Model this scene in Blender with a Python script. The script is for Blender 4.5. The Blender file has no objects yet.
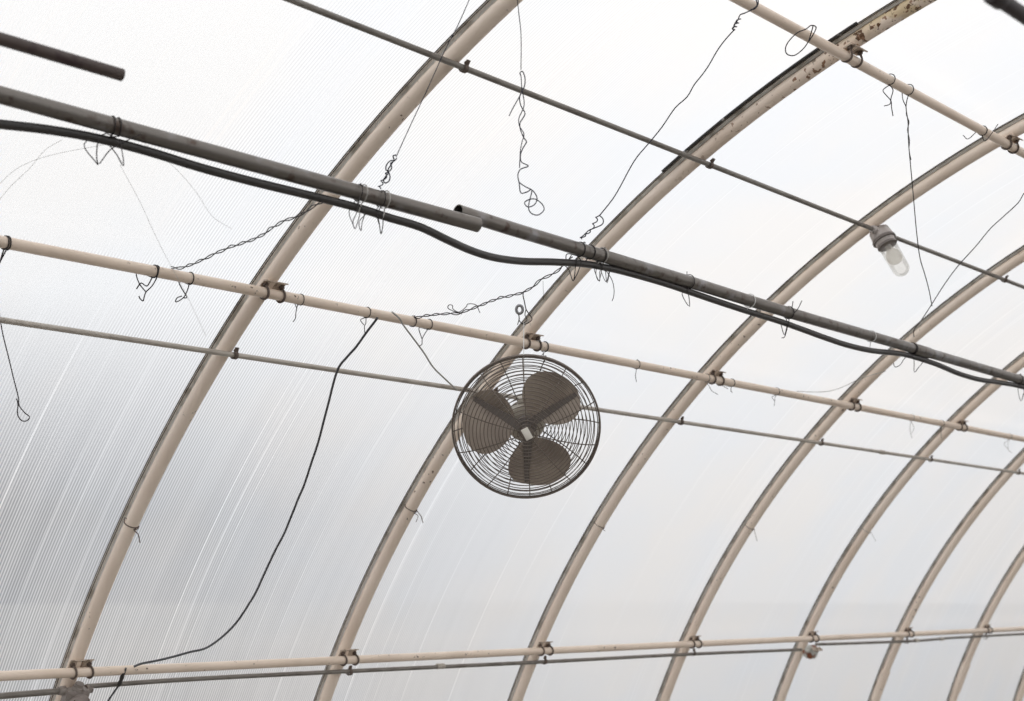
import bpy, bmesh, math, random
from math import sin, cos, pi, radians, sqrt
from mathutils import Vector, Matrix

random.seed(7)
scene = bpy.context.scene
COL = scene.collection

# ------------------------------------------------------------------ camera
# World: X runs along the tunnel, +Y is the wall in view, Z up, floor z=0.
F = 1411.24                      # focal length in pixels of the 1024 px frame
ROW = [Vector((6.73073897e-01, -7.39574654e-01, -9.27859487e-04)),
       Vector((1.24806037e-01, 1.14820194e-01, -9.85514980e-01)),
       Vector((7.28968437e-01, 6.63208605e-01, 1.69585857e-01))]
RIGHT, DOWN, FWD = [r.normalized() for r in ROW]
R = 4.4                          # radius of the tunnel's arch
ZC = -0.6                        # height of the arch centre
CAM = Vector((0, -0.15694819 * R, 0.55246489 * R + ZC))
cam_d = bpy.data.cameras.new('camera')
cam = bpy.data.objects.new('camera', cam_d)
COL.objects.link(cam)
M = Matrix((RIGHT, -DOWN, -FWD)).transposed().to_4x4()
M.translation = CAM
cam.matrix_world = M
cam_d.sensor_width = 36
cam_d.lens = F / 1024 * 36
cam_d.clip_start = 0.05
cam_d.clip_end = 500
cam_d.dof.use_dof = True
cam_d.dof.focus_distance = 4.55
cam_d.dof.aperture_fstop = 3.6
scene.camera = cam

# ------------------------------------------------------------------ sky
SKY_STRENGTH = 1.14
world = bpy.data.worlds.new('overcast_sky')
scene.world = world
world.use_nodes = True
wn, wl = world.node_tree.nodes, world.node_tree.links
wn.clear()


def wmath(op, a, b=None, clamp=False):
    n = wn.new('ShaderNodeMath'); n.operation = op; n.use_clamp = clamp
    for i, v in enumerate((a, b)):
        if v is None: continue
        if isinstance(v, (int, float)): n.inputs[i].default_value = v
        else: wl.new(v, n.inputs[i])
    return n.outputs[0]


tc = wn.new('ShaderNodeTexCoord')
sp = wn.new('ShaderNodeSeparateXYZ')
wl.new(tc.outputs['Generated'], sp.inputs[0])
ramp = wn.new('ShaderNodeValToRGB')          # elevation: haze at the horizon, bright overhead
wl.new(wmath('MULTIPLY', sp.outputs['Z'], 1.0, True), ramp.inputs[0])
ramp.color_ramp.interpolation = 'EASE'
e = ramp.color_ramp.elements
e[0].position = 0.0; e[0].color = (0.68, 0.675, 0.68, 1)
e[1].position = 0.75; e[1].color = (1.13, 1.135, 1.14, 1)
m = e.new(0.22); m.color = (0.89, 0.89, 0.895, 1)
# bluish darkening added low on the +Y side, in place of dark masses outside
low = wmath('SUBTRACT', 1.35, wmath('MULTIPLY', sp.outputs['Z'], 6.6), True)
side = wmath('MULTIPLY', wmath('SUBTRACT', sp.outputs['Y'], 0.46), 2.8, True)
side_dark = wmath('MULTIPLY', low, side, True)
mix = wn.new('ShaderNodeMix'); mix.data_type = 'RGBA'
wl.new(side_dark, mix.inputs[0])
wl.new(ramp.outputs[0], mix.inputs[6])
mix.inputs[7].default_value = (0.06, 0.068, 0.09, 1)
bg = wn.new('ShaderNodeBackground')
bg.inputs[1].default_value = SKY_STRENGTH
wl.new(mix.outputs[2], bg.inputs[0])
wo = wn.new('ShaderNodeOutputWorld')
wl.new(bg.outputs[0], wo.inputs[0])

scene.view_settings.view_transform = 'Standard'
scene.view_settings.look = 'None'
scene.view_settings.exposure = 0.0
scene.view_settings.gamma = 1.0
scene.view_settings.use_curve_mapping = False
scene.cycles.max_bounces = 10
scene.cycles.diffuse_bounces = 5
scene.cycles.transparent_max_bounces = 24
scene.cycles.use_denoising = True


# ------------------------------------------------------------------ materials
def material(name, col, rough=0.5, metal=0.0, noise=None, bump=0.0, spec=0.5, ntype='blotch'):
    """noise = (colour, scale, low, high[, detail]) lays worn patches of a second colour over the first."""
    mt = bpy.data.materials.new(name); mt.use_nodes = True
    nt = mt.node_tree; N, L = nt.nodes, nt.links
    b = N['Principled BSDF']
    b.inputs['Base Color'].default_value = (*col, 1)
    b.inputs['Roughness'].default_value = rough
    b.inputs['Metallic'].default_value = metal
    b.inputs['Specular IOR Level'].default_value = spec
    g = N.new('ShaderNodeTexCoord')
    prev = None
    for k, nz in enumerate(noise or []):
        c2, sc, lo, hi = nz[:4]
        t = N.new('ShaderNodeTexNoise'); t.inputs['Scale'].default_value = sc
        t.inputs['Detail'].default_value = nz[4] if len(nz) > 4 else 4
        L.new(g.outputs['Object'], t.inputs['Vector'])
        r = N.new('ShaderNodeMapRange'); r.clamp = True
        r.inputs[1].default_value = lo; r.inputs[2].default_value = hi
        L.new(t.outputs[0], r.inputs[0])
        fac = r.outputs[0]
        if len(nz) > 5:      # a second, larger noise gathers the marks in areas
            t2 = N.new('ShaderNodeTexNoise'); t2.inputs['Scale'].default_value = nz[5]
            L.new(g.outputs['Object'], t2.inputs['Vector'])
            r2 = N.new('ShaderNodeMapRange'); r2.clamp = True
            r2.inputs[1].default_value = 0.48; r2.inputs[2].default_value = 0.58
            L.new(t2.outputs[0], r2.inputs[0])
            mm = N.new('ShaderNodeMath'); mm.operation = 'MULTIPLY'
            L.new(fac, mm.inputs[0]); L.new(r2.outputs[0], mm.inputs[1]); fac = mm.outputs[0]
        x = N.new('ShaderNodeMix'); x.data_type = 'RGBA'
        L.new(fac, x.inputs[0])
        if prev is None: x.inputs[6].default_value = (*col, 1)
        else: L.new(prev, x.inputs[6])
        x.inputs[7].default_value = (*c2, 1)
        prev = x.outputs[2]
    if prev is not None: L.new(prev, b.inputs['Base Color'])
    if bump:
        t = N.new('ShaderNodeTexNoise'); t.inputs['Scale'].default_value = 60; t.inputs['Detail'].default_value = 5
        L.new(g.outputs['Object'], t.inputs['Vector'])
        bp = N.new('ShaderNodeBump'); bp.inputs['Strength'].default_value = bump; bp.inputs['Distance'].default_value = 0.003
        L.new(t.outputs[0], bp.inputs['Height']); L.new(bp.outputs[0], b.inputs['Normal'])
    return mt


BEIGE = (0.90, 0.765, 0.645)
m_beige = material('beige_paint', BEIGE, 0.45, noise=[((0.80, 0.66, 0.54), 3.5, 0.45, 0.75), ((0.16, 0.10, 0.07), 55, 0.66, 0.70, 3, 2.2)], bump=0.15)
m_purlin = material('beige_purlin_paint', (0.86, 0.715, 0.59), 0.36, noise=[((0.74, 0.60, 0.48), 5, 0.45, 0.75), ((0.14, 0.09, 0.06), 70, 0.665, 0.70, 3, 1.6)], bump=0.15)
m_flake = material('beige_paint_flaking_to_rust', BEIGE, 0.5, noise=[((0.80, 0.66, 0.54), 3.5, 0.45, 0.75), ((0.16, 0.10, 0.07), 55, 0.66, 0.70, 3, 2.2)], bump=0.3)


def flaked_top(mt):
    """paint lost to yellow scale and rust on the crown of this rib"""
    N, L = mt.node_tree.nodes, mt.node_tree.links
    b = N['Principled BSDF']; prev = b.inputs['Base Color'].links[0].from_socket
    g = N.new('ShaderNodeTexCoord'); s = N.new('ShaderNodeSeparateXYZ'); L.new(g.outputs['Object'], s.inputs[0])
    for col, sc, lo, hi, z0, z1 in (((0.70, 0.56, 0.36), 13, 0.42, 0.48, 3.56, 3.62), ((0.13, 0.065, 0.03), 34, 0.575, 0.60, 3.50, 3.56), ((0.30, 0.17, 0.10), 48, 0.60, 0.64, 3.20, 3.45)):
        t = N.new('ShaderNodeTexNoise'); t.inputs['Scale'].default_value = sc; t.inputs['Detail'].default_value = 6
        L.new(g.outputs['Object'], t.inputs['Vector'])
        r = N.new('ShaderNodeMapRange'); r.clamp = True; r.inputs[1].default_value = lo; r.inputs[2].default_value = hi
        L.new(t.outputs[0], r.inputs[0])
        z = N.new('ShaderNodeMapRange'); z.clamp = True; z.inputs[1].default_value = z0; z.inputs[2].default_value = z1
        L.new(s.outputs['Z'], z.inputs[0])
        m_ = N.new('ShaderNodeMath'); m_.operation = 'MULTIPLY'; L.new(r.outputs[0], m_.inputs[0]); L.new(z.outputs[0], m_.inputs[1])
        x = N.new('ShaderNodeMix'); x.data_type = 'RGBA'; L.new(m_.outputs[0], x.inputs[0]); L.new(prev, x.inputs[6]); x.inputs[7].default_value = (*col, 1)
        prev = x.outputs[2]
    L.new(prev, b.inputs['Base Color'])


flaked_top(m_flake)
m_clamp = material('dirty_zinc', (0.56, 0.46, 0.37), 0.5, 0.1, noise=[((0.20, 0.14, 0.10), 40, 0.50, 0.62)])
m_ubolt = material('rusty_bolt', (0.15, 0.115, 0.095), 0.6, 0.3)
m_conduit = material('galvanised_conduit', (0.52, 0.475, 0.42), 0.38, 0.25, noise=[((0.38, 0.335, 0.29), 12, 0.45, 0.7)])
m_conduit_dark = material('dull_conduit', (0.25, 0.23, 0.205), 0.42, 0.35, noise=[((0.17, 0.15, 0.13), 12, 0.45, 0.7)])
m_pipe = material('weathered_galvanised_pipe', (0.19, 0.172, 0.155), 0.32, 0.70, noise=[((0.30, 0.29, 0.29), 9, 0.56, 0.70), ((0.10, 0.075, 0.06), 26, 0.58, 0.70)], bump=0.3)
m_brown = material('brown_steel_pipe', (0.075, 0.055, 0.048), 0.5, 0.2, noise=[((0.05, 0.03, 0.03), 20, 0.5, 0.6)])
m_black = material('blackened_steel_pipe', (0.030, 0.022, 0.022), 0.55)
m_dark = material('pipe_bore', (0.02, 0.018, 0.016), 0.9)
m_hose = material('black_rubber', (0.040, 0.036, 0.033), 0.34)
m_cord = material('grey_rubber_cord', (0.075, 0.075, 0.08), 0.5)
m_wire = material('annealed_wire', (0.042, 0.036, 0.036), 0.5, 0.4)
m_wire_blue = material('tarnished_wire', (0.05, 0.05, 0.065), 0.45, 0.4)
m_wire_pale = material('pale_wire', (0.42, 0.40, 0.37), 0.4, 0.2)
m_white = material('white_cord', (0.75, 0.74, 0.72), 0.6)
m_alu = material('glazing_aluminium', (0.84, 0.83, 0.80), 0.5, 0.0, noise=[((0.55, 0.52, 0.47), 14, 0.5, 0.65)])
m_gasket = material('glazing_gasket', (0.045, 0.043, 0.043), 0.7)
m_tape = material('black_sealing_tape', (0.02, 0.02, 0.02), 0.5, noise=[((0.30, 0.30, 0.30), 25, 0.64, 0.67)])
m_fan = material('fan_wire_enamel', (0.17, 0.14, 0.118), 0.4, 0.3)
m_blade = material('fan_blade_metal', (0.42, 0.35, 0.29), 0.45, 0.15, noise=[((0.27, 0.22, 0.185), 8, 0.45, 0.7)])
m_motor = material('motor_enamel', (0.55, 0.51, 0.44), 0.45)
m_plate = material('label_plate', (0.80, 0.76, 0.68), 0.5)
m_box = material('grey_cast_box', (0.30, 0.265, 0.24), 0.5, 0.2, noise=[((0.24, 0.20, 0.18), 20, 0.48, 0.62)], bump=0.3)
m_whitebox = material('white_corroded_box', (0.62, 0.62, 0.58), 0.6, noise=[((0.28, 0.10, 0.05), 16, 0.52, 0.6)])
m_fixture = material('fixture_cast_metal', (0.50, 0.455, 0.43), 0.45, 0.2, noise=[((0.30, 0.26, 0.24), 30, 0.5, 0.7)])
m_ring = material('fixture_ring', (0.20, 0.175, 0.16), 0.45, 0.3)
m_chrome = material('bright_clip', (0.35, 0.35, 0.36), 0.2, 0.9)
m_thread = material('fine_thread', (0.55, 0.54, 0.52), 0.6)
m_floor = material('gravel_floor', (0.26, 0.24, 0.21), 0.9, noise=[((0.18, 0.165, 0.15), 6, 0.4, 0.6)])
m_ground = material('pale_gravel_ground', (0.10, 0.10, 0.105), 0.95, noise=[((0.08, 0.08, 0.08), 1.5, 0.4, 0.6)])


def glass_material():
    mt = bpy.data.materials.new('jar_glass'); mt.use_nodes = True
    N, L = mt.node_tree.nodes, mt.node_tree.links
    N.clear()
    o = N.new('ShaderNodeOutputMaterial')
    tr = N.new('ShaderNodeBsdfTransparent'); tr.inputs[0].default_value = (0.95, 0.94, 0.92, 1)
    gl = N.new('ShaderNodeBsdfGlossy'); gl.inputs['Roughness'].default_value = 0.06
    lw = N.new('ShaderNodeLayerWeight'); lw.inputs[0].default_value = 0.35
    mr = N.new('ShaderNodeMapRange'); mr.inputs[3].default_value = 0.04; mr.inputs[4].default_value = 0.45
    L.new(lw.outputs['Fresnel'], mr.inputs[0])
    mx = N.new('ShaderNodeMixShader')
    L.new(mr.outputs[0], mx.inputs[0]); L.new(tr.outputs[0], mx.inputs[1]); L.new(gl.outputs[0], mx.inputs[2])
    L.new(mx.outputs[0], o.inputs[0])
    return mt


def bulb_material():
    mt = bpy.data.materials.new('frosted_bulb'); mt.use_nodes = True
    N, L = mt.node_tree.nodes, mt.node_tree.links
    N.clear()
    o = N.new('ShaderNodeOutputMaterial')
    tr = N.new('ShaderNodeBsdfTransparent'); tr.inputs[0].default_value = (0.97, 0.96, 0.93, 1)
    tl = N.new('ShaderNodeBsdfTranslucent'); tl.inputs[0].default_value = (0.95, 0.93, 0.90, 1)
    mx = N.new('ShaderNodeMixShader'); mx.inputs[0].default_value = 0.45
    L.new(tr.outputs[0], mx.inputs[1]); L.new(tl.outputs[0], mx.inputs[2]); L.new(mx.outputs[0], o.inputs[0])
    return mt


m_glass, m_bulb = glass_material(), bulb_material()


def panel_inner():
    """Twin-wall polycarbonate: webs every 11.5 mm scatter the daylight, the flutes between let it through clearer."""
    mt = bpy.data.materials.new('twinwall_polycarbonate'); mt.use_nodes = True
    N, L = mt.node_tree.nodes, mt.node_tree.links
    N.clear()

    def math_(op, a, b=None, clamp=False):
        n = N.new('ShaderNodeMath'); n.operation = op; n.use_clamp = clamp
        for i, v in enumerate((a, b)):
            if v is None: continue
            if isinstance(v, (int, float)): n.inputs[i].default_value = v
            else: L.new(v, n.inputs[i])
        return n.outputs[0]
    o = N.new('ShaderNodeOutputMaterial')
    g = N.new('ShaderNodeTexCoord')
    s = N.new('ShaderNodeSeparateXYZ'); L.new(g.outputs['Object'], s.inputs[0])
    wave = math_('SINE', math_('MULTIPLY', s.outputs['X'], 2 * pi / 0.0105))
    wave = math_('ADD', math_('MULTIPLY', wave, 0.5), 0.5)
    # grime and scratches: long streaks down the sheet
    mp = N.new('ShaderNodeMapping'); mp.inputs['Scale'].default_value = (14, 0.5, 0.5)
    L.new(g.outputs['Object'], mp.inputs[0])
    tn = N.new('ShaderNodeTexNoise'); tn.inputs['Scale'].default_value = 1.0; tn.inputs['Detail'].default_value = 4
    L.new(mp.outputs[0], tn.inputs['Vector'])
    tb = N.new('ShaderNodeTexNoise'); tb.inputs['Scale'].default_value = 1.1; tb.inputs['Detail'].default_value = 3
    L.new(g.outputs['Object'], tb.inputs['Vector'])
    # the 8 mm deep webs hide the clear flutes more and more as one looks along the tunnel
    ge = N.new('ShaderNodeNewGeometry')
    si = N.new('ShaderNodeSeparateXYZ'); L.new(ge.outputs['Incoming'], si.inputs[0])
    dt = N.new('ShaderNodeVectorMath'); dt.operation = 'DOT_PRODUCT'
    L.new(ge.outputs['Incoming'], dt.inputs[0]); L.new(ge.outputs['Normal'], dt.inputs[1])
    ratio = math_('DIVIDE', math_('ABSOLUTE', si.outputs['X']), math_('MAXIMUM', math_('ABSOLUTE', dt.outputs['Value']), 0.02))
    vis = math_('SUBTRACT', 1.0, math_('MULTIPLY', ratio, 0.68), True)
    clear = math_('ADD', math_('MULTIPLY', wave, 0.72), 0.26)
    clear = math_('ADD', clear, math_('MULTIPLY', math_('SUBTRACT', tn.outputs[0], 0.5), 0.6), True)
    clear = math_('ADD', math_('MULTIPLY', clear, vis), 0.10, True)
    # single scuffed flutes that scatter everything
    mq = N.new('ShaderNodeMapping'); mq.inputs['Scale'].default_value = (70, 0.25, 0.25)
    L.new(g.outputs['Object'], mq.inputs[0])
    tq = N.new('ShaderNodeTexNoise'); tq.inputs['Scale'].default_value = 1.0; tq.inputs['Detail'].default_value = 2
    L.new(mq.outputs[0], tq.inputs['Vector'])
    scuff = math_('MULTIPLY', math_('SUBTRACT', tq.outputs[0], 0.64), 14.0, True)
    clear = math_('MULTIPLY', clear, math_('SUBTRACT', 1.0, scuff), True)
    tl = N.new('ShaderNodeBsdfTranslucent')
    cr = N.new('ShaderNodeMix'); cr.data_type = 'RGBA'
    ct = N.new('ShaderNodeMapRange'); ct.clamp = True
    ct.inputs[1].default_value = 0.40; ct.inputs[2].default_value = 0.60
    L.new(tb.outputs[0], ct.inputs[0]); L.new(ct.outputs[0], cr.inputs[0])
    cr.inputs[6].default_value = (0.945, 0.955, 0.975, 1); cr.inputs[7].default_value = (0.99, 0.965, 0.945, 1)
    L.new(cr.outputs[2], tl.inputs[0])
    tr = N.new('ShaderNodeBsdfTransparent'); tr.inputs[0].default_value = (0.95, 0.96, 0.97, 1)
    gl = N.new('ShaderNodeBsdfGlossy'); gl.inputs['Roughness'].default_value = 0.35; gl.inputs[0].default_value = (0.95, 0.95, 0.95, 1)
    m1 = N.new('ShaderNodeMixShader')
    L.new(clear, m1.inputs[0]); L.new(tl.outputs[0], m1.inputs[1]); L.new(tr.outputs[0], m1.inputs[2])
    fr = N.new('ShaderNodeFresnel'); fr.inputs[0].default_value = 1.5
    m2 = N.new('ShaderNodeMixShader')
    L.new(fr.outputs[0], m2.inputs[0]); L.new(m1.outputs[0], m2.inputs[1]); L.new(gl.outputs[0], m2.inputs[2])
    L.new(m2.outputs[0], o.inputs[0])
    return mt


def panel_outer():
    mt = bpy.data.materials.new('clear_outer_skin'); mt.use_nodes = True
    N, L = mt.node_tree.nodes, mt.node_tree.links
    N.clear()
    o = N.new('ShaderNodeOutputMaterial')
    tr = N.new('ShaderNodeBsdfTransparent'); tr.inputs[0].default_value = (0.97, 0.97, 0.97, 1)
    L.new(tr.outputs[0], o.inputs[0])
    return mt


m_pin, m_pout = panel_inner(), panel_outer()


# ------------------------------------------------------------------ helpers
def mesh_obj(name, verts, faces, mat, parent=None, smooth=True, mat2=None, mat_idx=None):
    me = bpy.data.meshes.new(name)
    me.from_pydata([tuple(v) for v in verts], [], faces)
    me.validate()
    bm = bmesh.new(); bm.from_mesh(me)
    bmesh.ops.recalc_face_normals(bm, faces=bm.faces)
    bm.to_mesh(me); bm.free()
    me.materials.append(mat)
    if mat2: me.materials.append(mat2)
    if mat_idx:
        for p, i in zip(me.polygons, mat_idx): p.material_index = i
    if smooth:
        me.polygons.foreach_set('use_smooth', [True] * len(me.polygons))
        try: me.set_sharp_from_angle(angle=radians(38))
        except Exception: pass
    o = bpy.data.objects.new(name, me)
    COL.objects.link(o)
    if parent:
        o.parent = parent
        o.matrix_parent_inverse = parent.matrix_world.inverted()
    return o


def empty(name, loc):
    o = bpy.data.objects.new(name, None)
    o.empty_display_size = 0.05
    COL.objects.link(o)
    o.matrix_world = Matrix.Translation(loc)
    return o


def tag(o, label, cat, group=None):
    o['label'] = label; o['category'] = cat
    if group: o['group'] = group
    return o


class Geo:
    """Collects vertices and faces for one mesh."""
    def __init__(self): self.v, self.f = [], []

    def add(self, v, f):
        n = len(self.v); self.v += [Vector(p) for p in v]; self.f += [[i + n for i in q] for q in f]

    def tube(self, pts, r, n=10, cap=True, closed=False, bore=0.0):
        if not isinstance(r, (list, tuple)) and .0009 <= r <= .0018: r *= 1.22      # soft iron wire gauge
        pts = [Vector(p) for p in pts]
        N = len(pts)
        T = []
        for i in range(N):
            a = pts[(i - 1) % N] if closed else pts[max(i - 1, 0)]
            b = pts[(i + 1) % N] if closed else pts[min(i + 1, N - 1)]
            t = (b - a)
            T.append(t.normalized() if t.length > 1e-9 else Vector((1, 0, 0)))
        u = T[0].orthogonal().normalized()
        vs = []
        for i in range(N):
            u = (u - T[i] * u.dot(T[i]))
            u = u.normalized() if u.length > 1e-6 else T[i].orthogonal().normalized()
            w = T[i].cross(u)
            rr = r[i] if isinstance(r, (list, tuple)) else r
            for k in range(n):
                a = 2 * pi * k / n
                vs.append(pts[i] + (u * cos(a) + w * sin(a)) * rr)
        fs = []
        for i in range(N if closed else N - 1):
            j = (i + 1) % N
            for k in range(n):
                fs.append([i * n + k, i * n + (k + 1) % n, j * n + (k + 1) % n, j * n + k])
        if cap and not closed:
            fs.append(list(range(n))[::-1]); fs.append([(N - 1) * n + k for k in range(n)])
        self.add(vs, fs)
        return self

    def box(self, c, ax, ay, az, sx, sy, sz, bev=0.0):
        ax, ay, az, c = Vector(ax), Vector(ay), Vector(az), Vector(c)
        if bev <= 0:
            vs = [c + ax * (sx * i) + ay * (sy * j) + az * (sz * k) for i in (-.5, .5) for j in (-.5, .5) for k in (-.5, .5)]
            self.add(vs, [[0, 1, 3, 2], [4, 6, 7, 5], [0, 4, 5, 1], [2, 3, 7, 6], [0, 2, 6, 4], [1, 5, 7, 3]])
        else:
            b = min(bev, sx * .45, sy * .45, sz * .45)
            lv = []
            for z, ins in ((-sz / 2, b), (-sz / 2 + b, 0), (sz / 2 - b, 0), (sz / 2, b)):
                hx, hy = sx / 2 - ins, sy / 2 - ins
                ring = []
                for (qx, qy, a0) in ((1, 1, 0), (-1, 1, 90), (-1, -1, 180), (1, -1, 270)):
                    for da in (0, 45, 90):
                        a = radians(a0 + da)
                        ring.append(c + ax * (qx * (hx - b) + b * cos(a)) + ay * (qy * (hy - b) + b * sin(a)) + az * z)
                lv.append(ring)
            vs = [p for r_ in lv for p in r_]; n = 12; fs = []
            for i in range(3):
                for k in range(n): fs.append([i * n + k, i * n + (k + 1) % n, (i + 1) * n + (k + 1) % n, (i + 1) * n + k])
            fs.append(list(range(n))[::-1]); fs.append([3 * n + k for k in range(n)])
            self.add(vs, fs)
        return self

    def lathe(self, c, axis, prof, n=32, cap0=True):
        """prof: (distance along axis, radius) pairs"""
        axis = Vector(axis).normalized(); u = axis.orthogonal().normalized(); w = axis.cross(u); c = Vector(c)
        vs = [c + axis * h + (u * cos(2 * pi * k / n) + w * sin(2 * pi * k / n)) * max(r_, 1e-4) for h, r_ in prof for k in range(n)]
        fs = []
        for i in range(len(prof) - 1):
            for k in range(n): fs.append([i * n + k, i * n + (k + 1) % n, (i + 1) * n + (k + 1) % n, (i + 1) * n + k])
        if cap0: fs.append(list(range(n))[::-1])
        fs.append([(len(prof) - 1) * n + k for k in range(n)])
        self.add(vs, fs)
        return self

    def extrude(self, section, d):
        """closed polygon section (3D points) swept by vector d"""
        n = len(section); d = Vector(d)
        vs = [Vector(p) for p in section] + [Vector(p) + d for p in section]
        fs = [[i, (i + 1) % n, n + (i + 1) % n, n + i] for i in range(n)]
        fs += [list(range(n))[::-1], [n + i for i in range(n)]]
        self.add(vs, fs)
        return self

    def obj(self, name, mat, parent=None, smooth=True):
        return mesh_obj(name, self.v, self.f, mat, parent, smooth)


def at(px, py, d):
    """point seen at that place of the photograph, d metres in front of the camera"""
    return CAM + (RIGHT * ((px - 512) / F) + DOWN * ((py - 350.5) / F) + FWD) * d


def depth_of(p): return (Vector(p) - CAM).dot(FWD)


def pix(p):
    v = Vector(p) - CAM; z = v.dot(FWD)
    return 512 + F * v.dot(RIGHT) / z, 350.5 + F * v.dot(DOWN) / z


def arch(x, r, t): return Vector((x, r * cos(t), r * sin(t) + ZC))


def on_shell(px, py, r):
    """where the sight line meets the cylinder of radius r about the tunnel's axis"""
    d = RIGHT * ((px - 512) / F) + DOWN * ((py - 350.5) / F) + FWD
    oy, oz = CAM.y, CAM.z - ZC
    a = d.y ** 2 + d.z ** 2; b = 2 * (oy * d.y + oz * d.z); c = oy ** 2 + oz ** 2 - r * r
    t = (-b + sqrt(b * b - 4 * a * c)) / (2 * a)
    return CAM + d * t


def smooth_path(pts, k=6):
    """Catmull-Rom through the points"""
    pts = [Vector(p) for p in pts]
    if len(pts) < 3: return pts
    P = [pts[0] * 2 - pts[1]] + pts + [pts[-1] * 2 - pts[-2]]
    out = []
    for i in range(1, len(P) - 2):
        a, b, c, d = P[i - 1:i + 3]
        for j in range(k):
            t = j / k
            out.append(0.5 * ((2 * b) + (c - a) * t + (2 * a - 5 * b + 4 * c - d) * t * t + (3 * b - a - 3 * c + d) * t ** 3))
    out.append(pts[-1])
    return out


RIB_X0, RIB_D = 0.333258598 * R, 0.278486598 * R
RIB_R, PUR_R, CON_R = 0.0245, 0.0168, 0.0090
R_PUR, R_CON = R - RIB_R - PUR_R, R - RIB_R - CON_R
TH = dict(mid=0.8789, low=0.5192, top=1.24288, mc=0.81833, uc=1.1005, lc=0.50471)
T0 = math.asin(-ZC / R)          # where the arch meets the floor


def rib_x(j): return RIB_X0 + RIB_D * j


# ------------------------------------------------------------------ the setting
g = Geo().box((4.5, 0, -0.05), (1, 0, 0), (0, 1, 0), (0, 0, 1), 18, 8.7, 0.1)
fl = g.obj('floor', m_floor, smooth=False); fl['kind'] = 'structure'
g = Geo().box((4.5, 0, -0.16), (1, 0, 0), (0, 1, 0), (0, 0, 1), 500, 500, 0.1)
gd = g.obj('outdoor_ground', m_ground, smooth=False); gd['kind'] = 'structure'

ceiling = empty('ceiling', (rib_x(4), 0, 0)); ceiling['kind'] = 'structure'
RP = R + RIB_R + 0.010           # inner face of the sheets


def sheet(x0, x1, name):
    n = 120; vs, fs, mi = [], [], []
    for i in range(n + 1):
        t = T0 + (pi - 2 * T0) * i / n
        for r_ in (RP, RP + 0.008):
            for x in (x0, x1): vs.append(arch(x, r_, t))
    for i in range(n):
        a, b = i * 4, i * 4 + 4
        fs += [[a, a + 1, b + 1, b], [a + 2, b + 2, b + 3, a + 3], [a, b, b + 2, a + 2], [a + 1, a + 3, b + 3, b + 1]]
        mi += [0, 1, 1, 1]
    o = mesh_obj(name, vs, fs, m_pin, ceiling, mat2=m_pout, mat_idx=mi)
    return o


for j in range(-2, 12):
    sheet(rib_x(j) + 0.002, rib_x(j + 1) - 0.002, 'polycarbonate_sheet')


def arc_sweep(g, sec, t0, t1, n):
    """sec: closed polygon of (x, r)"""
    k = len(sec); vs = []
    for i in range(n + 1):
        t = t0 + (t1 - t0) * i / n
        vs += [arch(x, r_, t) for x, r_ in sec]
    fs = []
    for i in range(n):
        for q in range(k): fs.append([i * k + q, i * k + (q + 1) % k, (i + 1) * k + (q + 1) % k, (i + 1) * k + q])
    fs += [list(range(k))[::-1], [n * k + q for q in range(k)]]
    g.add(vs, fs)


RIB_LABEL = {
    1: 'beige arched steel rib nearest the camera, leftmost, running down to the grey box',
    2: 'beige arched steel rib with flaking rust at its top, passing behind the round fan',
    3: 'beige arched steel rib carrying the glass jar lamp, next right of the fan',
    4: 'beige arched steel rib, first one right of the jar lamp rib',
    5: 'beige arched steel rib passing behind the white corroded box at its foot',
    6: 'beige arched steel rib, first one beyond the white corroded box',
    7: 'beige arched steel rib second beyond the white corroded box, near the right edge',
    8: 'beige arched steel rib farthest away, only its foot in the bottom right corner'}
for j in range(1, 9):
    x = rib_x(j)
    root = empty('arched_rib', arch(x, R, T0))
    tag(root, RIB_LABEL[j], 'rib', 'arched ribs of the greenhouse')
    g = Geo(); n = 140
    g.tube([arch(x, R, T0 + (pi - 2 * T0) * i / n) for i in range(n + 1)], RIB_R, 20)
    g.obj('steel_tube', m_flake if j == 2 else m_beige, root)
    # aluminium bar that holds the edges of two sheets
    b = Geo(); r0 = R + RIB_R
    arc_sweep(b, [(x - .028, r0 + .0078), (x - .028, r0 + .0095), (x + .028, r0 + .0095), (x + .028, r0 + .0078), (x + .012, r0 + .0078), (x + .010, r0 + .0005), (x - .010, r0 + .0005), (x - .012, r0 + .0078)], T0, pi - T0, n)
    bar = b.obj('glazing_bar', m_alu, root)
    k = Geo()
    for s in (-1, 1):
        for a, b_ in ((.0280, .0288), (.0205, .0226)):
            lo, hi = sorted((s * a, s * b_))
            arc_sweep(k, [(x + lo, r0 + .0066), (x + lo, r0 + .0098), (x + hi, r0 + .0098), (x + hi, r0 + .0066)], T0, pi - T0, n)
    k.obj('gasket', m_gasket, bar)
    if j == 2:
        t = Geo()
        arc_sweep(t, [(x - .040, r0 + .004), (x - .040, r0 + .0098), (x - .0292, r0 + .0098), (x - .0292, r0 + .004)], 1.07, 1.26, 20)
        arc_sweep(t, [(x - .044, r0 + .002), (x - .044, r0 + .0098), (x - .0292, r0 + .0098), (x - .0292, r0 + .002)], 1.30, 1.50, 20)
        t.obj('sealing_tape', m_tape, root)
    if j in (6, 7):
        th = 0.452
        q = Geo(); q.tube([arch(x, R, th - .05 + .01 * i) for i in range(6)], RIB_R + .006, 20)
        q.obj('splice_sleeve', m_beige, root)

# ------------------------------------------------------------------ beige purlins along the tunnel
XA, XB = -0.3, 15.5


def lane(name, th, r_, rad, mat, label, cat, xa=XA, xb=XB, sag=lambda x: 0):
    g = Geo(); n = 24
    g.tube([arch(xa + (xb - xa) * i / n, r_, th + sag(xa + (xb - xa) * i / n)) for i in range(n + 1)], rad, 18)
    o = g.obj(name, mat)
    return tag(o, label, cat)


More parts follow.
